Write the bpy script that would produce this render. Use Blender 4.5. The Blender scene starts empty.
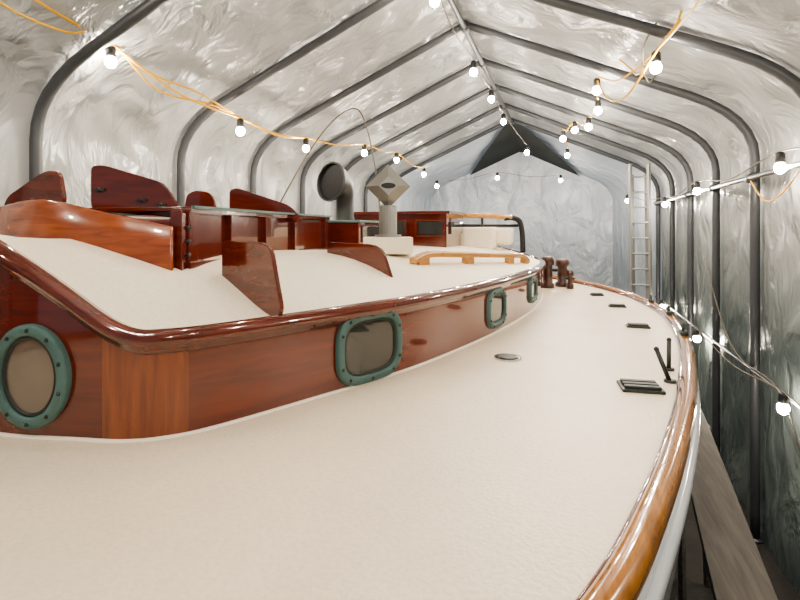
import bpy, math, random
from mathutils import Vector, noise
random.seed(4)
C = bpy.context.scene.collection

# ------------------------------------------------------------------ materials
def newmat(name):
    m = bpy.data.materials.new(name); m.use_nodes = True
    nt = m.node_tree; return m, nt, nt.nodes["Principled BSDF"]

def simple(name, col, rough=0.5, metal=0.0, coat=0.0, bump=0.0, bscale=60, var=0.0, speck=0.0):
    m, nt, b = newmat(name)
    b.inputs["Base Color"].default_value = (*col, 1)
    b.inputs["Roughness"].default_value = rough
    b.inputs["Metallic"].default_value = metal
    b.inputs["Coat Weight"].default_value = coat
    b.inputs["Coat Roughness"].default_value = 0.06
    tc = nt.nodes.new("ShaderNodeTexCoord")
    n = nt.nodes.new("ShaderNodeTexNoise"); n.inputs["Scale"].default_value = bscale
    n.inputs["Detail"].default_value = 4
    nt.links.new(tc.outputs["Object"], n.inputs["Vector"])
    if bump > 0:
        bp = nt.nodes.new("ShaderNodeBump"); bp.inputs["Strength"].default_value = bump
        bp.inputs["Distance"].default_value = 0.01
        nt.links.new(n.outputs["Fac"], bp.inputs["Height"])
        nt.links.new(bp.outputs["Normal"], b.inputs["Normal"])
    if var > 0:
        n2 = nt.nodes.new("ShaderNodeTexNoise"); n2.inputs["Scale"].default_value = 1.7
        n2.inputs["Detail"].default_value = 5
        nt.links.new(tc.outputs["Object"], n2.inputs["Vector"])
        r = nt.nodes.new("ShaderNodeValToRGB")
        r.color_ramp.elements[0].position = 0.3; r.color_ramp.elements[1].position = 0.7
        r.color_ramp.elements[0].color = (*[c*(1-var) for c in col], 1)
        r.color_ramp.elements[1].color = (*[min(1, c*(1+var*0.5)) for c in col], 1)
        nt.links.new(n2.outputs["Fac"], r.inputs["Fac"])
        last = r.outputs["Color"]
        if speck > 0:
            r2 = nt.nodes.new("ShaderNodeValToRGB")
            r2.color_ramp.elements[0].position = 0.35; r2.color_ramp.elements[1].position = 0.6
            r2.color_ramp.elements[0].color = (1-speck, 1-speck, 1-speck, 1); r2.color_ramp.elements[1].color = (1, 1, 1, 1)
            nt.links.new(n.outputs["Fac"], r2.inputs["Fac"])
            mx = nt.nodes.new("ShaderNodeMix"); mx.data_type = 'RGBA'; mx.blend_type = 'MULTIPLY'; mx.inputs["Factor"].default_value = 1
            nt.links.new(last, mx.inputs["A"]); nt.links.new(r2.outputs["Color"], mx.inputs["B"]); last = mx.outputs["Result"]
        nt.links.new(last, b.inputs["Base Color"])
    return m

def wood(name, c1, c2, scale, rough=0.22, coat=1.0):
    m, nt, b = newmat(name)
    tc = nt.nodes.new("ShaderNodeTexCoord")
    mp = nt.nodes.new("ShaderNodeMapping"); mp.inputs["Scale"].default_value = scale
    n = nt.nodes.new("ShaderNodeTexNoise"); n.inputs["Scale"].default_value = 1.0
    n.inputs["Detail"].default_value = 7; n.inputs["Roughness"].default_value = 0.65
    n.inputs["Distortion"].default_value = 0.6
    r = nt.nodes.new("ShaderNodeValToRGB")
    r.color_ramp.elements[0].position = 0.3; r.color_ramp.elements[0].color = (*c1, 1)
    r.color_ramp.elements[1].position = 0.7; r.color_ramp.elements[1].color = (*c2, 1)
    nt.links.new(tc.outputs["Object"], mp.inputs["Vector"])
    nt.links.new(mp.outputs["Vector"], n.inputs["Vector"])
    nt.links.new(n.outputs["Fac"], r.inputs["Fac"])
    nt.links.new(r.outputs["Color"], b.inputs["Base Color"])
    b.inputs["Roughness"].default_value = rough
    b.inputs["Coat Weight"].default_value = coat
    b.inputs["Coat Roughness"].default_value = 0.03
    return m

def fabric(name, hi, lo, trans=0.35, rough=0.28):
    m, nt, b = newmat(name)
    out = nt.nodes["Material Output"]
    tc = nt.nodes.new("ShaderNodeTexCoord")
    sep = nt.nodes.new("ShaderNodeSeparateXYZ")
    nt.links.new(tc.outputs["Object"], sep.inputs["Vector"])
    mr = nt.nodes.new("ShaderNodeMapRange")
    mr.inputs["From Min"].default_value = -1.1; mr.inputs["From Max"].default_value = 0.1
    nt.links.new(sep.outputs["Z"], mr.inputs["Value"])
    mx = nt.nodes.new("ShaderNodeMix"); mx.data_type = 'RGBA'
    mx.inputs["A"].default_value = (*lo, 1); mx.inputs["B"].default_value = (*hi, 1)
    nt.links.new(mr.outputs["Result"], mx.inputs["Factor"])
    mp = nt.nodes.new("ShaderNodeMapping"); mp.inputs["Scale"].default_value = (0.9, 1.5, 0.6)
    mp.inputs["Rotation"].default_value = (0.5, 0.3, 0.2)
    nt.links.new(tc.outputs["Object"], mp.inputs["Vector"])
    n = nt.nodes.new("ShaderNodeTexNoise"); n.inputs["Scale"].default_value = 2.0
    n.inputs["Detail"].default_value = 4.5; n.inputs["Roughness"].default_value = 0.52
    n.inputs["Distortion"].default_value = 0.8
    nt.links.new(mp.outputs["Vector"], n.inputs["Vector"])
    v = nt.nodes.new("ShaderNodeTexVoronoi"); v.inputs["Scale"].default_value = 2.3
    v.feature = 'DISTANCE_TO_EDGE'
    ad = nt.nodes.new("ShaderNodeVectorMath"); ad.operation = 'MULTIPLY_ADD'
    ad.inputs[1].default_value = (0.7, 0.7, 0.7)
    nt.links.new(n.outputs["Color"], ad.inputs[0]); nt.links.new(mp.outputs["Vector"], ad.inputs[2])
    nt.links.new(ad.outputs["Vector"], v.inputs["Vector"])
    s = nt.nodes.new("ShaderNodeMath"); s.operation = 'MULTIPLY_ADD'; s.inputs[1].default_value = 0.45
    nt.links.new(v.outputs["Distance"], s.inputs[0]); nt.links.new(n.outputs["Fac"], s.inputs[2])
    bp = nt.nodes.new("ShaderNodeBump"); bp.inputs["Strength"].default_value = 0.8
    bp.inputs["Distance"].default_value = 0.17
    nt.links.new(s.outputs[0], bp.inputs["Height"])
    nt.links.new(mx.outputs["Result"], b.inputs["Base Color"])
    b.inputs["Roughness"].default_value = rough
    b.inputs["Specular IOR Level"].default_value = 0.85
    nt.links.new(bp.outputs["Normal"], b.inputs["Normal"])
    tr = nt.nodes.new("ShaderNodeBsdfTranslucent")
    nt.links.new(mx.outputs["Result"], tr.inputs["Color"])
    nt.links.new(bp.outputs["Normal"], tr.inputs["Normal"])
    ms = nt.nodes.new("ShaderNodeMixShader"); ms.inputs[0].default_value = trans
    nt.links.new(b.outputs[0], ms.inputs[1]); nt.links.new(tr.outputs[0], ms.inputs[2])
    nt.links.new(ms.outputs[0], out.inputs["Surface"])
    return m

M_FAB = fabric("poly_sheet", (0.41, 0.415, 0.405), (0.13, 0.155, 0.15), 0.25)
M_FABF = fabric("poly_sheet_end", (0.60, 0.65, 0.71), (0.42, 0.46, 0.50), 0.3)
M_DARK = simple("dark_opening", (0.006, 0.010, 0.010), 0.8)
M_STEEL = simple("painted_steel_tube", (0.05, 0.054, 0.06), 0.42, 0.1, bump=0.05)
M_DECK = simple("cream_deck_paint", (0.80, 0.70, 0.545), 0.33, bump=0.4, bscale=75, var=0.10, speck=0.08)
M_ROOF = simple("cream_canvas_roof", (0.86, 0.78, 0.63), 0.5, bump=0.5, bscale=90, var=0.05, speck=0.09)
M_MAH = wood("mahogany_varnish", (0.085, 0.0085, 0.003), (0.145, 0.017, 0.005), (1.6, 1.6, 22), 0.14)
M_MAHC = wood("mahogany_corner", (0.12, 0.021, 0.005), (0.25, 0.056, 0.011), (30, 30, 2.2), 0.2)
M_MAHD = wood("mahogany_dark", (0.070, 0.009, 0.004), (0.14, 0.019, 0.007), (3, 3, 20), 0.14)
M_BITT = wood("mahogany_bitts", (0.025, 0.006, 0.004), (0.06, 0.012, 0.006), (6, 6, 10), 0.4, 0.5)
M_BOARD = wood("mahogany_golden_board", (0.16, 0.028, 0.007), (0.33, 0.085, 0.02), (4, 4, 40), 0.2)
M_RAIL = wood("teak_rail_varnish", (0.20, 0.07, 0.009), (0.46, 0.20, 0.034), (26, 2.5, 26), 0.16)
M_RUB = wood("mahogany_moulding", (0.065, 0.009, 0.004), (0.13, 0.020, 0.007), (6, 3, 20), 0.12)
M_TEAK = wood("teak_handrail", (0.34, 0.14, 0.025), (0.56, 0.28, 0.065), (20, 3, 20), 0.25)
M_TEAL = simple("verdigris_bronze", (0.085, 0.165, 0.158), 0.5, 0.1, bump=0.3, bscale=90, var=0.35)
M_GLASS = simple("dark_port_glass", (0.045, 0.05, 0.048), 0.04, 0.0, 1.0, var=0.5)
M_GLASSB = simple("curtained_port_glass", (0.15, 0.12, 0.098), 0.08, 0.0, 1.0, var=0.4)
M_HULL = simple("white_hull_paint", (0.52, 0.55, 0.59), 0.2, 0.0, 0.6)
M_CAULK = simple("white_bedding", (0.85, 0.79, 0.68), 0.5)
M_BLACK = simple("black_rubber_and_hollows", (0.008, 0.008, 0.009), 0.45)
M_STAIN = simple("weathered_stainless", (0.25, 0.25, 0.235), 0.4, 0.7, bump=0.1)
M_CHROME = simple("chrome", (0.6, 0.6, 0.58), 0.15, 1.0)
M_GUN = simple("gunmetal", (0.035, 0.043, 0.042), 0.4, 0.4)
M_COWL = simple("galvanised_cowl", (0.07, 0.073, 0.073), 0.35, 0.5)
M_ALU = simple("aluminium", (0.25, 0.25, 0.24), 0.45, 0.5)
M_YEL = simple("yellow_cord", (0.68, 0.36, 0.0), 0.5)
M_GREY = simple("grey_cord", (0.10, 0.085, 0.06), 0.5)
M_PLANK = wood("weathered_plank", (0.075, 0.068, 0.06), (0.16, 0.15, 0.135), (30, 2, 30), 0.8, 0.0)
M_GROUND = simple("packed_dirt", (0.022, 0.02, 0.018), 0.9, bump=0.6, bscale=12, var=0.4)
mb, nt, b = newmat("lamp_glow")
b.inputs["Base Color"].default_value = (1, 1, 1, 1)
b.inputs["Emission Color"].default_value = (1.0, 0.88, 0.73, 1)
b.inputs["Emission Strength"].default_value = 590
M_BULB = mb

# ------------------------------------------------------------------ helpers
def empty(name, loc=(0, 0, 0)):
    o = bpy.data.objects.new(name, None); C.objects.link(o); o.location = loc
    o.empty_display_size = 0.1
    return o

def mesh(name, verts, faces, mat, parent=None, smooth=True, mats=None, fmat=None, bevel=0.0):
    me = bpy.data.meshes.new(name); me.from_pydata([tuple(v) for v in verts], [], faces); me.update()
    ob = bpy.data.objects.new(name, me); C.objects.link(ob)
    for mm in (mats or [mat]): me.materials.append(mm)
    import bmesh
    bm = bmesh.new(); bm.from_mesh(me); bmesh.ops.recalc_face_normals(bm, faces=bm.faces); bm.to_mesh(me); bm.free()
    for i, p in enumerate(me.polygons):
        p.use_smooth = smooth
        if fmat: p.material_index = fmat[i]
    if bevel:
        bv = ob.modifiers.new("bevel", 'BEVEL'); bv.width = bevel; bv.segments = 2; bv.limit_method = 'ANGLE'
    if parent: ob.parent = parent
    return ob

class Acc:
    def __init__(s): s.v = []; s.f = []; s.m = []
    def add(s, v, f, mi=0):
        o = len(s.v); s.v += [Vector(x) for x in v]
        s.f += [tuple(i+o for i in q) for q in f]; s.m += [mi]*len(f)
    def make(s, name, mats, parent=None, smooth=True, bevel=0.0):
        return mesh(name, s.v, s.f, None, parent, smooth, mats, s.m, bevel)

def cat(pts, n=8, closed=False):
    P = [Vector(p) for p in pts]; out = []; N = len(P)
    rng = range(N) if closed else range(N-1)
    for i in rng:
        if closed: a, b_, c, d = P[i-1], P[i], P[(i+1) % N], P[(i+2) % N]
        else: a, b_, c, d = P[max(i-1, 0)], P[i], P[i+1], P[min(i+2, N-1)]
        for k in range(n):
            t = k/n
            out.append(0.5*((2*b_)+(c-a)*t+(2*a-5*b_+4*c-d)*t*t+(3*b_-a-3*c+d)*t**3))
    if not closed: out.append(P[-1])
    return out

def tube_geo(pts, r, sides=8, radii=None, cap=True):
    P = [Vector(p) for p in pts]; N = len(P); v = []; f = []
    T = [(P[min(i+1, N-1)]-P[max(i-1, 0)]).normalized() for i in range(N)]
    u = T[0].cross(Vector((0, 0, 1)))
    if u.length < 0.05: u = T[0].cross(Vector((1, 0, 0)))
    u.normalize()
    for i in range(N):
        if i: u = (u-T[i]*u.dot(T[i])).normalized()
        w = T[i].cross(u); rr = radii[i] if radii else r
        for k in range(sides):
            a = 2*math.pi*k/sides
            v.append(P[i]+u*math.cos(a)*rr+w*math.sin(a)*rr)
    for i in range(N-1):
        for k in range(sides):
            k2 = (k+1) % sides
            f.append((i*sides+k, i*sides+k2, (i+1)*sides+k2, (i+1)*sides+k))
    if cap:
        f.append(tuple(range(sides))); f.append(tuple((N-1)*sides+k for k in range(sides)))
    return v, f

def tube(name, pts, r, mat, parent=None, sides=8, radii=None, cap=True):
    v, f = tube_geo(pts, r, sides, radii, cap); return mesh(name, v, f, mat, parent)

def strip_geo(pts, prof, closed):
    P = [Vector(p) for p in pts]; N = len(P); n = len(prof); v = []; f = []
    for i in range(N):
        t = (P[(i+1) % N]-P[i-1]) if closed else (P[min(i+1, N-1)]-P[max(i-1, 0)])
        t.z = 0; t.normalize(); o = Vector((t.y, -t.x, 0))
        for (a, z) in prof: v.append(P[i]+o*a+Vector((0, 0, z)))
    for i in range(N if closed else N-1):
        j = (i+1) % N
        for k in range(n):
            k2 = (k+1) % n
            f.append((i*n+k, i*n+k2, j*n+k2, j*n+k))
    return v, f

def box_geo(c, s, rot=0.0):
    cx, cy, cz = c; sx, sy, sz = [q/2 for q in s]; v = []
    for z in (-sz, sz):
        for (x, y) in ((-sx, -sy), (sx, -sy), (sx, sy), (-sx, sy)):
            v.append(Vector((cx+x*math.cos(rot)-y*math.sin(rot), cy+x*math.sin(rot)+y*math.cos(rot), cz+z)))
    return v, [(0, 3, 2, 1), (4, 5, 6, 7), (0, 1, 5, 4), (1, 2, 6, 5), (2, 3, 7, 6), (3, 0, 4, 7)]

def sphere_geo(c, r, nu=12, nv=8, sz=1.0):
    v = []; f = []; c = Vector(c)
    for j in range(1, nv):
        ph = math.pi*j/nv
        for i in range(nu):
            a = 2*math.pi*i/nu
            v.append(c+Vector((r*math.sin(ph)*math.cos(a), r*math.sin(ph)*math.sin(a), r*sz*math.cos(ph))))
    top = len(v); v.append(c+Vector((0, 0, r*sz))); bot = len(v); v.append(c-Vector((0, 0, r*sz)))
    for j in range(nv-2):
        for i in range(nu):
            i2 = (i+1) % nu
            f.append((j*nu+i, j*nu+i2, (j+1)*nu+i2, (j+1)*nu+i))
    for i in range(nu):
        i2 = (i+1) % nu
        f.append((top, i2, i)); f.append((bot, (nv-2)*nu+i, (nv-2)*nu+i2))
    return v, f

def interp(tab, x):
    if x <= tab[0][0]: return tab[0][1]
    for (a, b_), (c, d) in zip(tab, tab[1:]):
        if x <= c: return b_+(d-b_)*(x-a)/(c-a)
    return tab[-1][1]

def roundpoly(pts, r, seg=5):
    out = []; n = len(pts)
    for i in range(n):
        p = Vector(pts[i]); a = Vector(pts[i-1])-p; b_ = Vector(pts[(i+1) % n])-p
        rr = min(r, a.length*0.45, b_.length*0.45)
        p0 = p+a.normalized()*rr; p1 = p+b_.normalized()*rr
        for k in range(seg+1):
            t = k/seg
            out.append(p0*(1-t)**2+p*2*t*(1-t)+p1*t*t)
    return out

# ------------------------------------------------------------------ shelter
GZ = -3.1; XR = 1.8; RX = -1.12; RZ = 2.4
def profile(off=0.0, n=1):
    xr = XR+off
    h = [(xr, GZ+(0.7-GZ)*i/(14*n)) for i in range(14*n)]
    P0, P1, P2 = Vector((xr, 0.7)), Vector((xr, 1.115+off*0.6)), Vector((1.22+off*0.4, 1.37+off*0.9))
    for i in range(6*n):
        t = i/(6*n); q = P0*(1-t)**2+P1*2*t*(1-t)+P2*t*t; h.append((q.x, q.y))
    for i in range(12*n):
        t = i/(12*n); q = P2*(1-t)+Vector((RX, RZ+off))*t; h.append((q.x, q.y))
    return h+[(RX, RZ+off)]+[(2*RX-x, z) for (x, z) in reversed(h)]

ARCH = [-2.4, -1.05, 0.3, 1.6, 2.9, 4.5, 5.85, 7.2, 8.55, 9.9, 11.3]
shelter = empty("tent_shelter")
acc = Acc()
for y in ARCH:
    v, f = tube_geo([(x, y, z) for (x, z) in profile()], 0.044, 10); acc.add(v, f)
    for sx in (XR, 2*RX-XR):
        v, f = tube_geo([(sx, y, GZ), (sx, y, GZ+0.02)], 0.09, 12); acc.add(v, f)
acc.make("arch_tubes", [M_STEEL], shelter)
acc = Acc()
for (x, z, r) in ((RX, RZ-0.05, 0.032), (XR-0.05, 0.5, 0.026), (XR-0.05, -1.40, 0.014)):
    v, f = tube_geo([(x, -2.4, z), (x, 11.3, z)], r, 8); acc.add(v, f)
for y in ARCH:
    v, f = tube_geo([(RX, y-0.07, RZ-0.03), (RX, y+0.07, RZ-0.03)], 0.06, 10); acc.add(v, f)
    v, f = tube_geo([(XR-0.03, y-0.05, 0.5), (XR-0.03, y+0.05, 0.5)], 0.05, 10); acc.add(v, f)
acc.make("purlin_tubes", [M_STEEL], shelter)

prof = profile(0.05, 3); ys = []
y = -2.5
while y < 11.35: ys.append(y); y += 0.06
v = []; f = []
cx, cz = RX, 0.2
for yy in ys:
    k = min(range(len(ARCH)), key=lambda i: abs(ARCH[i]-yy)); dist = min(abs(ARCH[k]-yy)/0.65, 1)
    for (x, z) in prof:
        d = Vector((x-cx, 0, z-cz)); d.normalize()
        p = Vector((x, yy, z))
        nz = noise.noise(Vector((x*0.9, yy*1.4, z*0.9)))*0.12+noise.noise(Vector((x*2.3+7, yy*3.1, z*2.0)))*0.05
        nz += abs(noise.noise(Vector((x*2.2, yy*1.7+x*1.6+z*1.2, z*0.9+3))))*0.13
        amp = dist**0.7
        v.append(p+d*(0.01+nz*amp+0.03*amp))
n = len(prof)
for i in range(len(ys)-1):
    for j in range(n-1):
        f.append((i*n+j, i*n+j+1, (i+1)*n+j+1, (i+1)*n+j))
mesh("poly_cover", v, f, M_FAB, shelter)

def far_map(x, z):
    if x >= RX: X = -1.2+(x-RX)/(XR+0.05-RX)*(1.24+1.2)
    else: X = -1.2-(RX-x)/(XR+0.05-RX)*(3.9-1.2)
    return X, (z if z < 0.6 else 0.6+(z-0.6)*(2.28-0.6)/(RZ+0.05-0.6))
fp = [far_map(x, z) for (x, z) in prof]
v = []; f = []
K = 40
for i in range(K+1):
    t = i/K; yy = 11.32+(14.8-11.32)*t
    for (a, c) in zip(prof, fp):
        x = a[0]+(c[0]-a[0])*t; z = a[1]+(c[1]-a[1])*t
        nz = noise.noise(Vector((x*1.5, yy*1.8, z*1.2)))*0.08*math.sin(math.pi*t)
        d = Vector((x-RX, 0, z-0.2)).normalized()
        v.append(Vector((x, yy, z))+d*nz)
for i in range(K):
    for j in range(n-1):
        f.append((i*n+j, i*n+j+1, (i+1)*n+j+1, (i+1)*n+j))
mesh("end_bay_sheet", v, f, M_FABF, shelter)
# near-black sheet under the end bay ridge, standing in for the dark gable opening
def roof_pt(x, t, drop):
    z0 = RZ+0.05-(RZ-1.37)/(1.22-RX)*abs(x-RX)
    X, Z = far_map(x, z0)
    return Vector((x+(X-x)*t, 11.36+(14.74-11.36)*t, z0+(Z-z0)*t-drop))
v = []; f = []; S = 24; Wn = 16
for i in range(S+1):
    t = i/S
    for j in range(Wn+1):
        u = j/Wn
        w_ = -(0.12+1.5*t**0.9) + u*((0.12+1.5*t**0.9)+(0.2+1.75*t**0.9))
        v.append(roof_pt(RX+w_, t, 0.07+0.05*math.sin(math.pi*t)))
for i in range(S):
    for j in range(Wn):
        a = i*(Wn+1)+j; f.append((a, a+1, a+Wn+2, a+Wn+1))
mesh("dark_gable_opening", v, f, M_DARK, shelter)
v = []; f = []
cols = 60; rows = 50
def topz(X):
    pts = sorted(fp); return interp([(p[0], p[1]) for p in pts if p[1] > 0.5], X)
for i in range(cols+1):
    X = -3.9+(1.24+3.9)*i/cols
    top = topz(min(max(X, -3.85), 1.2))
    for j in range(rows+1):
        z = GZ+(top-GZ)*j/rows
        w = 0.06*noise.noise(Vector((X*2.2, 0, z*0.8)))+0.04*noise.noise(Vector((X*5, 3, z*1.2)))
        v.append((X, 14.78+w, z))
for i in range(cols):
    for j in range(rows):
        a = i*(rows+1)+j; f.append((a, a+1, a+rows+2, a+rows+1))
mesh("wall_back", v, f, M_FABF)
v, f = box_geo((-1, 6, GZ-0.05), (14, 24, 0.1)); mesh("ground", v, f, M_GROUND, smooth=False)

# ------------------------------------------------------------------ boat
boat = empty("wooden_boat")
def deck_z(y): return -0.75+(0.018*max(0, y-5)**1.5)
R = [(-1.75, -1.45), (-1.25, -0.95), (-0.78, -0.38), (-0.43, 0.17), (-0.17, 0.65), (0.048, 1.077), (0.19, 1.463), (0.346, 1.977),
     (0.506, 2.605), (0.675, 3.46), (0.775, 4.33), (0.775, 5.07), (0.655, 5.78), (0.42, 6.35), (0.06, 6.88), (-0.45, 7.38), (-1.05, 7.68), (-1.75, 7.78)]
L = [(-1.75-(x+1.75)*0.8, y) for (x, y) in R[1:-1]][::-1]
outline = cat([(x, y, 0) for (x, y) in R+L], 8, True)
for p in outline: p.z = deck_z(p.y)
v = []; f = []; rings = 14; N = len(outline)
for k in range(rings+1):
    t = k/rings
    for p in outline:
        c = Vector((-1.75, min(max(p.y, 0), 6.3), 0)); q = p.lerp(c, t); q.z = deck_z(q.y); v.append(q)
for k in range(rings):
    for i in range(N):
        j = (i+1) % N; f.append((k*N+i, k*N+j, (k+1)*N+j, (k+1)*N+i))
mesh("deck", v, f, M_DECK, boat)
rail_prof = [(-0.004, -0.03), (-0.004, 0.022), (0.006, 0.036), (0.022, 0.045), (0.044, 0.046), (0.06, 0.036), (0.07, 0.015), (0.068, -0.012), (0.06, -0.03)]
v, f = strip_geo(outline, rail_prof, True); mesh("toe_rail", v, f, M_RAIL, boat)
v, f = strip_geo(outline, [(-0.016, -0.02), (-0.016, 0.012), (-0.010, 0.022), (0.002, 0.030), (0.0, -0.02)], True); mesh("rail_inner_bead", v, f, M_RUB, boat)
v, f = strip_geo([p+Vector((0, 0, -0.10)) for p in outline], [(0.04, -0.02), (0.075, -0.018), (0.082, 0.0), (0.075, 0.018), (0.04, 0.02)], True)
mesh("rub_strake", v, f, M_HULL, boat)
v = []; f = []
levels = [(-0.02, 0.06, 0.0), (-0.35, 0.06, 0.01), (-0.8, 0.02, 0.06), (-1.2, 0, 0.22), (-1.55, 0, 0.45), (-1.8, 0, 0.8), (-1.9, 0, 0.97)]
for (dz, off, t) in levels:
    for i, p in enumerate(outline):
        tt = (outline[(i+1) % N]-outline[i-1]); tt.z = 0; tt.normalize(); o = Vector((tt.y, -tt.x, 0))
        c = Vector((-1.75, min(max(p.y, 0.2), 7.0), 0)); q = (p+o*off).lerp(c, t); q.z = p.z*(1-t)+(-0.75)*t+dz; v.append(q)
for k in range(len(levels)-1):
    for i in range(N):
        j = (i+1) % N; f.append((k*N+i, k*N+j, (k+1)*N+j, (k+1)*N+i))
f.append(tuple((len(levels)-1)*N+i for i in range(N)))
mesh("hull", v, f, M_HULL, boat)
v, f = box_geo((-1.75, 3.6, -2.8), (0.22, 5.4, 0.5)); mesh("keel", v, f, M_HULL, boat, bevel=0.03)
blocks = Acc()
for yy in (1.5, 3.6, 5.7):
    v, f = box_geo((-1.75, yy, -3.08), (0.8, 0.3, 0.06)); blocks.add(v, f)
blocks.make("keel_blocks", [M_PLANK], boat, smooth=False)

side = [(-1.96, 1.27), (-1.65, 1.325), (-1.47, 1.365), (-1.35, 1.44), (-1.25, 1.57), (-1.084, 1.9), (-0.816, 2.473), (-0.64, 3.0), (-0.499, 3.527),
        (-0.36, 4.2), (-0.27, 4.85), (-0.235, 5.5), (-0.27, 5.95), (-0.45, 6.25), (-0.9, 6.4), (-1.7, 6.45), (-2.6, 6.38), (-3.05, 6.1),
        (-3.15, 5.4), (-3.12, 4.0), (-2.95, 2.7), (-2.8, 1.95), (-2.65, 1.5), (-2.35, 1.29)]
cab = cat([(x, y, 0) for (x, y) in side], 8, True)
XS = [(1.2, -1.42), (1.42, -1.40), (1.57, -1.25), (1.9, -1.084), (2.473, -0.816), (3.0, -0.64), (3.527, -0.5), (4.2, -0.36), (4.85, -0.27), (6.5, -0.235)]
XL = [(1.2, -2.72), (1.5, -2.7), (1.95, -2.8), (2.7, -2.95), (4.0, -3.12), (6.5, -3.15)]
HM = [(1.3, 0.46), (1.8, 0.34), (2.5, 0.26), (3.5, 0.205), (6, 0.18)]
def roof_z(x, y):
    s = max(0, min(interp(XS, y)-x, x-interp(XL, y)))
    return -0.375+interp(HM, y)*(1-math.exp(-(s/0.5)**1.5))
for p in cab: p.z = roof_z(p.x, p.y)
N = len(cab)
v = []; f = []; ks = [0, .02, .05, .09, .14, .2, .27, .35, .44, .54, .65, .77, .89, 1]
for t in ks:
    for p in cab:
        c = Vector((-2.0, min(max(p.y, 1.9), 5.8), 0)); q = p.lerp(c, t); q.z = roof_z(q.x, q.y)+(0.004 if t else -0.004); v.append(q)
for k in range(len(ks)-1):
    for i in range(N):
        j = (i+1) % N; f.append((k*N+i, k*N+j, (k+1)*N+j, (k+1)*N+i))
mesh("cabin_roof", v, f, M_ROOF, boat)
v = []; f = []; fm = []; rows = 5
for k in range(rows+1):
    for p in cab:
        q = p.copy(); q.z = p.z+(-0.78-p.z)*k/rows; v.append(q)
for k in range(rows):
    for i in range(N):
        j = (i+1) % N; f.append((k*N+i, k*N+j, (k+1)*N+j, (k+1)*N+i))
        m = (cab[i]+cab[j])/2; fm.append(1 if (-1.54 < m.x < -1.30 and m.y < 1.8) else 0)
mesh("cabin_sides", v, f, None, boat, mats=[M_MAH, M_MAHC], fmat=fm)
v, f = strip_geo(cab, [(-0.02, 0.012), (0.008, 0.018), (0.028, 0.012), (0.040, -0.004), (0.044, -0.022), (0.036, -0.042), (0.020, -0.052), (0.016, -0.066), (0.0, -0.075), (-0.02, -0.075)], True)
mesh("roof_moulding", v, f, M_RUB, boat)
v, f = strip_geo([Vector((p.x, p.y, deck_z(p.y))) for p in cab], [(-0.01, -0.01), (-0.01, 0.010), (0.006, 0.007), (0.013, 0.002), (0.013, -0.01)], True)
mesh("base_bedding", v, f, M_CAULK, boat)

def port(name, c, w, h, ex, glass, fw=0.045, bolts=8):
    i = min(range(N), key=lambda k: (cab[k].x-c[0])**2+(cab[k].y-c[1])**2)
    t = (cab[(i+2) % N]-cab[i-2]); t.z = 0; t.normalize(); o = Vector((t.y, -t.x, 0))
    d0 = Vector((c[0]-cab[i].x, c[1]-cab[i].y, 0))
    base = Vector((cab[i].x, cab[i].y, c[2]))+t*d0.dot(t); a = Acc(); S = 48
    def loop(ww, hh, d, ):
        L_ = []
        for k in range(S):
            an = 2*math.pi*k/S; cc, ss = math.cos(an), math.sin(an)
            x = abs(cc)**(2/ex)*math.copysign(1, cc)*ww/2; z = abs(ss)**(2/ex)*math.copysign(1, ss)*hh/2
            L_.append(base+t*x+Vector((0, 0, z))+o*d)
        return L_
    spec = [(w, h, -0.02), (w, h, 0.014), (w-0.012, h-0.012, 0.022), (w-2*fw+0.014, h-2*fw+0.014, 0.024), (w-2*fw, h-2*fw, 0.018), (w-2*fw-0.004, h-2*fw-0.004, 0.004)]
    vv = []; ff = []
    for s_ in spec: vv += loop(*s_)
    for k in range(len(spec)-1):
        for q in range(S):
            q2 = (q+1) % S; ff.append((k*S+q, k*S+q2, (k+1)*S+q2, (k+1)*S+q))
    a.add(vv, ff, 0)
    vv = loop(w-2*fw-0.004, h-2*fw-0.004, 0.012)+loop(w-2*fw-0.024, h-2*fw-0.024, 0.014)+loop(w-2*fw-0.028, h-2*fw-0.028, 0.004)
    ff = []
    for k in range(2):
        for q in range(S):
            q2 = (q+1) % S; ff.append((k*S+q, k*S+q2, (k+1)*S+q2, (k+1)*S+q))
    a.add(vv, ff, 2)
    a.add(loop(w-2*fw, h-2*fw, 0.006), [tuple(range(S))], 1)
    for k in range(bolts):
        an = 2*math.pi*(k+0.5)/bolts; cc, ss = math.cos(an), math.sin(an)
        x = abs(cc)**(2/ex)*math.copysign(1, cc)*(w-fw)/2; z = abs(ss)**(2/ex)*math.copysign(1, ss)*(h-fw)/2
        vv, ff = sphere_geo(base+t*x+Vector((0, 0, z))+o*0.023, 0.008, 8, 6); a.add(vv, ff, 2)
    a.make(name, [M_TEAL, glass, M_GUN], boat)
port("round_port", (-1.815, 1.29, -0.53), 0.31, 0.375, 2.0, M_GLASSB, 0.042, 10)
port("oval_port", (-0.91, 2.275, -0.575), 0.43, 0.345, 3.4, M_GLASS, 0.040, 10)
port("oval_port_mid", (-0.475, 3.64, -0.575), 0.36, 0.28, 3.4, M_GLASS, 0.035)
port("oval_port_fwd", (-0.28, 4.72, -0.56), 0.34, 0.24, 3.4, M_GLASS, 0.035)

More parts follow.
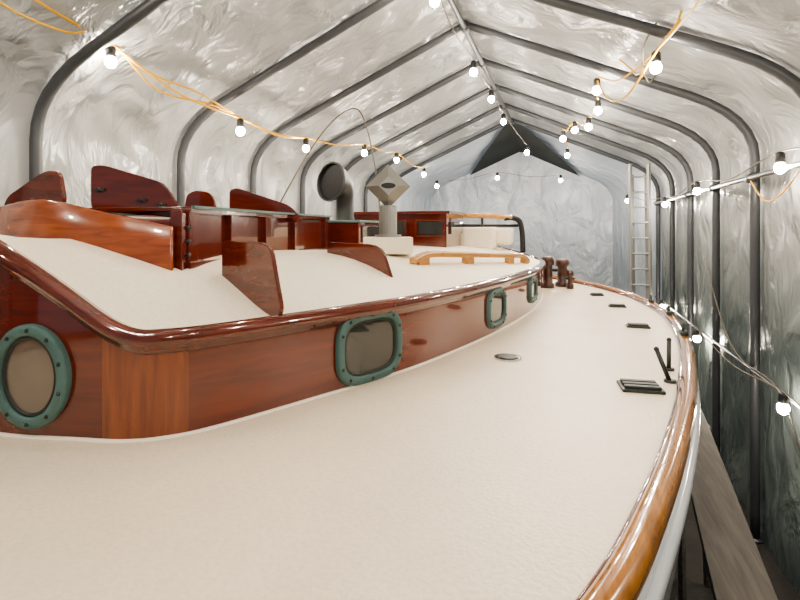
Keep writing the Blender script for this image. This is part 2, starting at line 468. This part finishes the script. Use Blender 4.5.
# companion house ------------------------------------------------------
hs = [(-2.62, 2.0), (-2.58, 1.72), (-2.36, 1.61), (-2.11, 1.60), (-1.85, 1.66), (-1.62, 1.76), (-1.60, 1.80), (-1.82, 3.61), (-2.6, 3.66)]
v = []; f = []; n = len(hs)
for (x, y) in hs: v.append((x, y, roof_z(x, y)-0.05))
for (x, y) in hs: v.append((x, y, 0.065 if y > 1.77 else 0.03))
for i in range(n): f.append((i, (i+1) % n, n+(i+1) % n, n+i))
f.append(tuple(range(n, 2*n)))
mesh("companion_house", v, f, M_MAHD, boat, smooth=False, bevel=0.006)
fb = cat([(-2.62, 1.74, 0.06), (-2.5, 1.64, 0.085), (-2.36, 1.59, 0.095), (-2.11, 1.575, 0.115), (-1.85, 1.635, 0.06), (-1.72, 1.69, 0.03), (-1.60, 1.745, 0.0)], 8)
v = []; f = []
for i, p in enumerate(fb):
    t = (fb[min(i+1, len(fb)-1)]-fb[max(i-1, 0)]); t.z = 0; t.normalize(); o = Vector((t.y, -t.x, 0))
    zb = roof_z(p.x, p.y)-0.02
    for (a, z) in ((0.0, zb), (0.0, p.z), (-0.0, p.z+0.006), (0.028, p.z+0.006), (0.034, p.z), (0.034, zb)):
        v.append((p.x+o.x*a, p.y+o.y*a, z))
for i in range(len(fb)-1):
    for k in range(5): f.append((i*6+k, i*6+k+1, (i+1)*6+k+1, (i+1)*6+k))
f.append(tuple(range(6))); f.append(tuple((len(fb)-1)*6+k for k in range(6)))
mesh("house_front_board", v, f, M_BOARD, boat)
a = Acc()
vv, ff = box_geo((-1.605, 1.78, -0.06), (0.055, 0.06, 0.27), 0.2); a.add(vv, ff)
vv, ff = box_geo((-1.72, 2.71, 0.075), (0.09, 1.86, 0.022), 0.126); a.add(vv, ff)
vv, ff = box_geo((-1.70, 2.71, -0.165), (0.045, 1.84, 0.03), 0.126); a.add(vv, ff)
vv, ff = box_geo((-2.1, 1.83, 0.085), (0.98, 0.12, 0.02), 0.05); a.add(vv, ff)
for s_ in (0.0, 0.2, 0.42, 0.66, 1.0):
    vv, ff = box_geo((-1.60-0.215*s_, 1.83+1.75*s_, -0.05), (0.05, 0.07, 0.25), 0.126); a.add(vv, ff)
for s_, zz in ((0.03, 0.0), (0.03, -0.06), (0.03, -0.12)):
    vv, ff = sphere_geo((-1.575, 1.80, zz), 0.012, 8, 6); a.add(vv, ff, 1)
a.make("house_framing", [M_MAHD, M_GUN], boat, smooth=False, bevel=0.006)
a = Acc()
for (cx_, cy_, w_, d_) in ((-2.12, 2.35, 0.6, 0.62), (-2.18, 3.15, 0.6, 0.62)):
    for (ox, oy, sx, sy) in ((0, d_/2, w_, 0.035), (0, -d_/2, w_, 0.035), (w_/2, 0, 0.035, d_), (-w_/2, 0, 0.035, d_)):
        vv, ff = box_geo((cx_+ox, cy_+oy, 0.085), (sx, sy, 0.03)); a.add(vv, ff, 0)
    vv, ff = box_geo((cx_, cy_, 0.072), (w_-0.03, d_-0.03, 0.01)); a.add(vv, ff, 1)
vv, ff = box_geo((-1.665, 2.71, 0.092), (0.02, 1.84, 0.012), 0.126); a.add(vv, ff, 0)
a.make("house_hatch_glazing", [M_TEAL, M_GLASS], boat, smooth=False)

def panel(name, p0, p1, pts, th=0.024, mat=M_MAHD, rr=0.045, bolts=()):
    p0 = Vector((*p0, 0)); p1 = Vector((*p1, 0)); t = (p1-p0).normalized(); o = Vector((t.y, -t.x, 0))
    poly = roundpoly(pts, rr); S = len(poly)
    cx_ = sum(q.x for q in poly)/S; cz_ = sum(q.y for q in poly)/S
    vv = []; ff = []
    for (d, sc) in ((-th/2, 0.97), (-th/2+0.005, 1), (th/2-0.005, 1), (th/2, 0.97)):
        for q in poly:
            x = cx_+(q.x-cx_)*sc; z = cz_+(q.y-cz_)*sc
            vv.append(p0+t*x+Vector((0, 0, z))+o*d)
    for k in range(3):
        for i in range(S):
            j = (i+1) % S; ff.append((k*S+i, k*S+j, (k+1)*S+j, (k+1)*S+i))
    a = Acc(); a.add(vv, ff); a.add(vv[:S], [tuple(range(S))]); a.add(vv[3*S:], [tuple(range(S))])
    for (x, z) in bolts:
        g, h = sphere_geo(p0+t*x+Vector((0, 0, z))+o*th/2, 0.012, 8, 6); a.add(g, h, 1)
        vv2, ff2 = box_geo(p0+t*x+Vector((0, 0, z))+o*(th/2+0.004), (0.05, 0.008, 0.014), math.atan2(t.y, t.x)); a.add(vv2, ff2, 1)
    a.make(name, [mat, M_GUN], boat, smooth=False)
panel("roof_wing_board_1", (-1.47, 1.90), (-1.13, 1.81), [(0, -0.26), (0, -0.055), (0.27, -0.062), (0.32, -0.09), (0.385, -0.34), (0.34, -0.40)])
panel("roof_wing_board_2", (-1.5, 3.01), (-0.967, 2.8), [(0, -0.24), (0, -0.09), (0.42, -0.10), (0.5, -0.135), (0.585, -0.33), (0.53, -0.38)])
panel("house_wing_board_1", (-2.62, 1.72), (-2.23, 1.75), [(0, 0.06), (0.03, 0.15), (0.27, 0.275), (0.355, 0.27), (0.385, 0.12), (0.33, 0.06)], bolts=((0.06, 0.11), (0.2, 0.13)))
panel("house_wing_board_2", (-2.14, 1.80), (-1.72, 1.93), [(0, 0.08), (0.0, 0.295), (0.06, 0.30), (0.35, 0.215), (0.43, 0.09), (0.41, 0.05)], bolts=((0.05, 0.18), (0.25, 0.13), (0.34, 0.11)))
panel("house_wing_board_3", (-2.17, 2.44), (-1.97, 2.50), [(0, 0.07), (0.02, 0.20), (0.07, 0.225), (0.17, 0.215), (0.2, 0.12), (0.19, 0.07)])
panel("house_wing_board_4", (-2.10, 2.78), (-1.64, 2.92), [(0, 0.07), (0.0, 0.25), (0.05, 0.265), (0.4, 0.15), (0.47, 0.07), (0.45, 0.03)])

# second deckhouse ------------------------------------------------------
a = Acc()
vv, ff = box_geo((-1.72, 5.45, -0.03), (1.14, 0.9, 0.36)); a.add(vv, ff, 0)
vv, ff = box_geo((-1.72, 5.45, 0.16), (1.22, 0.98, 0.03)); a.add(vv, ff, 0)
for x in (-2.12, -1.72, -1.32):
    vv, ff = box_geo((x, 4.99, 0.0), (0.27, 0.02, 0.14)); a.add(vv, ff, 1)
    for (ox, oz, sx, sz) in ((0, 0.08, 0.31, 0.02), (0, -0.08, 0.31, 0.02), (0.145, 0, 0.02, 0.16), (-0.145, 0, 0.02, 0.16)):
        vv, ff = box_geo((x+ox, 4.985, oz), (sx, 0.03, sz)); a.add(vv, ff, 0)
vv, ff = box_geo((-1.14, 5.45, 0.0), (0.02, 0.6, 0.13)); a.add(vv, ff, 1)
vv, ff = box_geo((-1.86, 4.02, -0.09), (0.52, 0.5, 0.28)); a.add(vv, ff, 0)
vv, ff = box_geo((-1.86, 4.02, 0.055), (0.56, 0.54, 0.02)); a.add(vv, ff, 2)
vv, ff = box_geo((-1.595, 4.02, -0.05), (0.012, 0.38, 0.14)); a.add(vv, ff, 1)
a.make("aft_deckhouse", [M_MAHD, M_GLASS, M_TEAL], boat, smooth=False, bevel=0.006)
a = Acc()
vv, ff = box_geo((-1.02, 5.95, -0.12), (0.5, 0.4, 0.26)); a.add(vv, ff)
vv, ff = box_geo((-0.78, 6.15, -0.10), (0.36, 0.35, 0.2)); a.add(vv, ff)
a.make("cream_lockers", [M_ROOF], boat, smooth=False, bevel=0.03)
a = Acc()
vv, ff = tube_geo(cat([(-1.45, 5.86, 0.125), (-1.2, 5.95, 0.145), (-0.9, 6.07, 0.145), (-0.62, 6.22, 0.13)], 5), 0.032, 10); a.add(vv, ff, 0)
vv, ff = tube_geo(cat([(-0.70, 6.18, 0.12), (-0.60, 6.24, 0.125), (-0.53, 6.30, 0.08), (-0.50, 6.31, -0.05), (-0.49, 6.31, -0.3)], 5), 0.034, 10); a.add(vv, ff, 1)
for (x, y) in ((-1.35, 5.9), (-0.95, 6.05)):
    vv, ff = tube_geo([(x, y, 0.13), (x, y, -0.16)], 0.016, 8); a.add(vv, ff, 1)
vv, ff = tube_geo([(-1.5, 5.9, 0.03), (-0.55, 6.3, 0.03)], 0.018, 8); a.add(vv, ff, 1)
a.make("boom_gallows", [M_TEAK, M_BLACK], boat)

# flue with diamond cap --------------------------------------------------
fl = Acc(); fx, fy = -1.277, 3.58
vv, ff = box_geo((fx, fy, -0.13), (0.36, 0.34, 0.12), 0.35); fl.add(vv, ff, 2)
vv, ff = tube_geo([(fx, fy, -0.1), (fx, fy, 0.17)], 0.068, 20); fl.add(vv, ff, 0)
vv, ff = tube_geo([(fx, fy, -0.07), (fx, fy, -0.05)], 0.10, 20); fl.add(vv, ff, 0)
t = Vector((0.93, 0.36, 0)).normalized(); o = Vector((t.y, -t.x, 0)); c = Vector((fx, fy, 0.315)); h = 0.17
pts = [c+t*h, c+Vector((0, 0, h)), c-t*h, c-Vector((0, 0, h))]
ins = [c+(p-c)*0.42+o*0.085 for p in pts]; bk = [c+(p-c)*0.42-o*0.085 for p in pts]
ff = []
for i in range(4):
    j = (i+1) % 4; ff += [(i, j, 4+j, 4+i), (i, j, 8+j, 8+i)]
ff += [(4, 5, 6, 7), (8, 9, 10, 11)]
fl.add(pts+ins+bk, ff, 0)
for sgn in (1, -1):
    e = [c+o*sgn*0.088+t*math.cos(q*math.pi/8)*0.055+Vector((0, 0, math.sin(q*math.pi/8)*0.022)) for q in range(16)]
    fl.add(e, [tuple(range(16))], 1)  # slot is a flat black ellipse, hole darkness put in as colour
fl.make("stove_flue", [M_STAIN, M_BLACK, M_ROOF], boat, smooth=False)

# cowl vent --------------------------------------------------------------
cw = Acc(); bx, by = -1.78, 3.90; fd = Vector((-0.35, -0.93, 0)).normalized()
base = Vector((bx, by, 0))
path = [base+Vector((0, 0, 0.05)), base+Vector((0, 0, 0.1)), base+Vector((0, 0, 0.24))]; rad = [0.085, 0.075, 0.075]
for k in range(1, 8):
    an = k/7*math.radians(80); r0 = 0.14
    path.append(base+fd*(r0*(1-math.cos(an)))+Vector((0, 0, 0.24+r0*math.sin(an)))); rad.append(0.075+0.07*(k/7)**1.4)
path.append(path[-1]+fd*0.05+Vector((0, 0, 0.005))); rad.append(0.16)
vv, ff = tube_geo(path, 0.08, 24, rad, False); cw.add(vv, ff, 0)
e0 = vv[-24:]; cen = sum(e0, Vector())/24
cw.add([q.lerp(cen, 0.1)-fd*0.02 for q in e0], [tuple(range(24))], 1)  # black disc across the mouth paints in the dark interior
lipv, lipf = tube_geo([*e0, e0[0]], 0.009, 6); cw.add(lipv, lipf, 0)
cw.make("cowl_vent", [M_COWL, M_BLACK], boat)

# roof grab rail ---------------------------------------------------------
def grab(name, pts, legs, r):
    a = Acc(); P = cat(pts, 6)
    v_, f_ = strip_geo(P, [(-r, -r*0.7), (-r, r*0.6), (-r*0.5, r), (r*0.5, r), (r, r*0.6), (r, -r*0.7)], False)
    f_ += [tuple(range(6)), tuple(len(v_)-6+k for k in range(6))]
    a.add(v_, f_)
    for k in legs:
        i = min(int(k*(len(P)-1)), len(P)-2); p = P[i]; q = P[i+1]
        dr = (q-p); an = math.atan2(dr.y, dr.x); hh = p.z-roof_z(p.x, p.y)+0.03
        v2, f2 = box_geo((p.x, p.y, p.z-hh/2), (0.13, r*1.7, hh), an); a.add(v2, f2)
    a.make(name, [M_TEAK], boat, smooth=False, bevel=0.006)
gp = [(-1.0, 3.30), (-0.93, 3.5), (-0.80, 3.85), (-0.62, 4.35), (-0.47, 4.8), (-0.40, 5.05), (-0.36, 5.2)]
grab("roof_grab_rail", [(x, y, roof_z(x, y)+(0.025 if i in (0, 6) else 0.07)) for i, (x, y) in enumerate(gp)], (0.12, 0.4, 0.65, 0.9), 0.028)

# deck hardware ----------------------------------------------------------
a = Acc(); vv, ff = tube_geo([(-0.311, 2.93, -0.76), (-0.311, 2.93, -0.742)], 0.08, 28); a.add(vv, ff, 0)
vv, ff = tube_geo([(-0.311, 2.93, -0.743), (-0.311, 2.93, -0.738)], 0.055, 28); a.add(vv, ff, 1)
a.make("deck_fill_plate", [M_CHROME, M_GUN], boat, smooth=False)
a = Acc()
for (x, y, L_, W_, rt) in ((0.334, 2.57, 0.19, 0.15, 0.1), (0.524, 4.15, 0.17, 0.09, 0.0), (0.47, 5.15, 0.16, 0.08, 0.1), (0.33, 5.85, 0.14, 0.08, 0.3)):
    z = deck_z(y)
    vv, ff = box_geo((x, y, z+0.006), (L_*0.95, W_, 0.016), rt); a.add(vv, ff)
    for q in (-0.3, 0, 0.3):
        vv, ff = box_geo((x-math.sin(rt)*q*W_, y+math.cos(rt)*q*W_, z+0.02), (L_*0.82, W_*0.2, 0.014), rt); a.add(vv, ff)
a.make("deck_chocks", [M_GUN], boat, smooth=False, bevel=0.003)
a = Acc()
for (p, q) in (((0.485, 2.72, -0.75), (0.43, 2.75, -0.60)), ((0.52, 2.95, -0.75), (0.53, 3.0, -0.60))):
    vv, ff = tube_geo([p, q], 0.011, 10); a.add(vv, ff)
    vv, ff = sphere_geo(q, 0.013, 10, 6); a.add(vv, ff)
    vv, ff = tube_geo([p, (p[0], p[1], p[2]+0.012)], 0.028, 12); a.add(vv, ff)
for y, x in ((3.75, 0.745), (4.6, 0.81), (5.3, 0.78)):
    vv, ff = box_geo((x, y, deck_z(y)+0.055), (0.04, 0.12, 0.025), 0); a.add(vv, ff)
    vv, ff = tube_geo([(x, y, deck_z(y)+0.03), (x, y, deck_z(y)+0.11)], 0.012, 8); a.add(vv, ff)
a.make("rail_pins", [M_GUN], boat)
a = Acc()
for (x, y, r, h_) in ((-0.20, 6.32, 0.06, 0.36), (-0.03, 6.47, 0.065, 0.32), (0.06, 6.3, 0.03, 0.2)):
    z = deck_z(y)
    vv, ff = tube_geo([(x, y, z), (x, y, z+0.05), (x, y, z+0.06), (x, y, z+h_*0.75), (x, y, z+h_*0.78), (x, y, z+h_), (x, y, z+h_+0.02)], r, 16,
                      [r*1.35, r*1.35, r, r*0.9, r*1.3, r*1.3, r*0.9]); a.add(vv, ff)
    vv, ff = tube_geo([(x-r*1.8, y, z+h_*0.6), (x+r*1.8, y, z+h_*0.6)], 0.014, 8); a.add(vv, ff, 1)
a.make("mooring_bitts", [M_BITT, M_BLACK], boat)

# ------------------------------------------------------------------ plank walkway
wk = empty("plank_walkway"); a = Acc()
def plank(p, q, w, z, th=0.045):
    p = Vector((*p, z)); q = Vector((*q, z)); d = q-p
    vv, ff = box_geo((p+q)/2, (w, d.length, th), math.atan2(d.y, d.x)-math.pi/2); a.add(vv, ff)
plank((0.57, 1.0), (1.06, 5.4), 0.24, -1.6)
a.make("plank", [M_PLANK], wk, smooth=False, bevel=0.004)
a = Acc()
for (x, y) in ((0.72, 2.3), (0.95, 4.7)):
    for sx in (-0.12, 0.12):
        for sy in (-0.25, 0.25):
            vv, ff = tube_geo([(x+sx*0.8+0.04, y+sy*0.2, -1.68), (x+sx*1.2+0.08, y+sy, GZ)], 0.03, 4); a.add(vv, ff)
    vv, ff = box_geo((x+0.04, y, -1.665), (0.28, 0.09, 0.08)); a.add(vv, ff)
a.make("trestles", [M_PLANK], wk, smooth=False)

# ------------------------------------------------------------------ ladder
a = Acc()
for dy, x0, x1, zt in ((0, 1.18, 1.50, 1.22), (0.06, 1.215, 1.465, 1.02)):
    yb = 10.05+dy; yt = 10.45+dy
    def lp(x, z): s_ = (z-GZ)/(1.2-GZ); return Vector((x, yb+(yt-yb)*s_, z))
    for x in (x0, x1):
        vv, ff = tube_geo([lp(x, GZ), lp(x, zt)], 0.036, 4); a.add(vv, ff)
    z = GZ+0.3
    while z < zt-0.05:
        vv, ff = tube_geo([lp(x0, z), lp(x1, z)], 0.018, 8); a.add(vv, ff); z += 0.29
a.make("extension_ladder", [M_ALU], None, smooth=False)

# ------------------------------------------------------------------ string lights
sl = empty("string_lights")
bul = Acc(); soc = Acc()
def lamp(p, r=0.045):
    p = Vector(p)
    g, h = sphere_geo(p, r, 10, 7, 1.1); bul.add(g, h)
    g, h = tube_geo([p+Vector((0, 0, r*0.85)), p+Vector((0, 0, r*1.15)), p+Vector((0, 0, r*2.6)), p+Vector((0, 0, r*3.0))], 0.02, 10, [0.03, 0.038, 0.035, 0.018]); soc.add(g, h)
    return p+Vector((0, 0, r*3.0))
def string(name, pts, mat, sag=0.05, r=0.010, pre=(), post=()):
    at = [Vector(q) for q in pre]+[lamp(p) for p in pts]+[Vector(q) for q in post]; P = []
    for i, p in enumerate(at):
        P.append(p)
        if i < len(at)-1: P.append((p+at[i+1])/2-Vector((random.uniform(-.04, .04), 0, sag*random.uniform(0.6, 1.4))))
    tube(name, cat(P, 6), r, mat, sl, 6)
string("cord_left", [(-3.0, -1.0, 1.45), (-3.05, 0.35, 1.5), (-3.2, 1.65, 1.5), (-3.48, 3.1, 1.34), (-3.25, 4.48, 1.02), (-3.22, 5.83, 1.04), (-2.95, 7.18, 1.16), (-2.88, 8.53, 1.22), (-2.75, 9.9, 1.1)], M_YEL, 0.06)
string("cord_ridge", [(-1.12, -1.0, 2.05), (-1.12, 0.4, 2.05), (-1.12, 1.7, 2.08), (-1.12, 3.0, 2.1), (-1.12, 4.4, 2.05), (-1.02, 5.85, 1.83), (-1.0, 7.2, 1.84), (-0.98, 8.5, 1.78), (-0.7, 10.0, 1.47)], M_GREY, 0.03, 0.007)
string("cord_right_roof", [(0.9, -0.9, 1.3), (0.9, 0.5, 1.3), (0.9, 1.8, 1.32), (0.70, 4.5, 1.30), (0.33, 5.85, 1.50), (0.38, 6.5, 1.42), (0.3, 7.2, 1.36), (0.14, 7.9, 1.46), (-0.03, 8.55, 1.45), (0.04, 9.9, 1.36)], M_YEL, 0.1, 0.008)
string("cord_right_purlin", [(1.70, 2.3, 0.50), (1.70, 4.94, 0.50), (1.70, 7.7, 0.50), (1.70, 10.0, 0.42), (1.3, 12.0, 0.6)], M_GREY, 0.12, 0.007)
string("cord_right_low", [(1.70, 4.88, -1.48), (1.70, 7.7, -1.50), (1.70, 10.2, -1.44)], M_GREY, 0.1, 0.007, pre=((1.72, 3.2, -1.3),))
string("cord_end_bay", [(-2.9, 11.6, 1.0), (-1.6, 12.6, 1.25), (-0.1, 13.2, 1.2)], M_GREY, 0.1, 0.007)
tube("cord_loose_1", cat([(-3.30, 1.9, 1.46), (-3.38, 2.3, 1.40), (-3.42, 2.7, 1.42), (-3.42, 3.0, 1.52), (-3.5, 3.6, 1.25), (-3.32, 4.2, 1.22), (-3.25, 5.1, 1.1), (-3.25, 5.8, 1.17)], 6), 0.009, M_YEL, sl, 6)
tube("cord_loose_1b", cat([(-3.35, 2.0, 1.72), (-3.5, 2.5, 1.55), (-3.45, 3.0, 1.50), (-3.4, 3.4, 1.34), (-3.3, 3.9, 1.28), (-3.25, 4.5, 1.16)], 6), 0.009, M_YEL, sl, 6)
tube("cord_loose_2", cat([(0.98, 4.3, 1.95), (0.9, 4.35, 1.7), (0.75, 4.45, 1.48), (0.62, 4.8, 1.35), (0.6, 5.3, 1.55), (0.5, 5.8, 1.85)], 6), 0.009, M_YEL, sl, 6)
tube("cord_loose_2b", cat([(0.80, 4.1, 1.95), (0.82, 4.2, 1.6), (0.7, 4.4, 1.42), (0.52, 4.9, 1.18), (0.40, 5.4, 1.3), (0.33, 5.85, 1.62)], 6), 0.009, M_YEL, sl, 6)
tube("cord_loose_3", cat([(0.72, 4.6, 2.0), (0.74, 4.5, 1.75), (0.62, 4.6, 1.5), (0.7, 4.9, 1.3), (0.85, 5.4, 1.5)], 6), 0.007, M_GREY, sl, 6)
tube("cord_brown", cat([(-3.25, 5.25, 0.3), (-2.9, 5.36, 0.94), (-2.6, 5.45, 1.32), (-2.36, 5.54, 1.42), (-2.22, 5.58, 1.05), (-2.13, 5.6, 0.5), (-2.1, 5.6, 0.17)], 6), 0.009, M_GREY, sl, 6)
tube("cord_wall", cat([(1.75, 5.85, 0.5), (1.74, 5.4, 0.25), (1.74, 5.0, 0.3), (1.74, 4.5, 0.55)], 6), 0.007, M_YEL, sl, 6)
tube("cord_wall_low", cat([(1.74, 7.5, -0.4), (1.72, 6.6, -1.1), (1.72, 6.0, -1.35), (1.72, 5.0, -1.38), (1.72, 4.5, -1.9)], 6), 0.007, M_GREY, sl, 6)
bul.make("bulbs", [M_BULB], sl); soc.make("sockets", [M_BLACK], sl)

# ------------------------------------------------------------------ world + camera
w = bpy.data.worlds.new("World"); bpy.context.scene.world = w; w.use_nodes = True
bg = w.node_tree.nodes["Background"]; bg.inputs[0].default_value = (0.70, 0.76, 0.80, 1); bg.inputs[1].default_value = 0.5
try:
    bpy.context.scene.view_settings.look = 'AgX - Medium High Contrast'
except Exception as e:
    print(e)
cam = bpy.data.cameras.new("camera"); co = bpy.data.objects.new("camera", cam); C.objects.link(co)
cam.lens = 22.5; cam.sensor_width = 36; cam.shift_y = -0.09; cam.clip_start = 0.02
co.location = (0, 0, 0); co.rotation_euler = (math.radians(90), 0, math.radians(18.26))
bpy.context.scene.camera = co
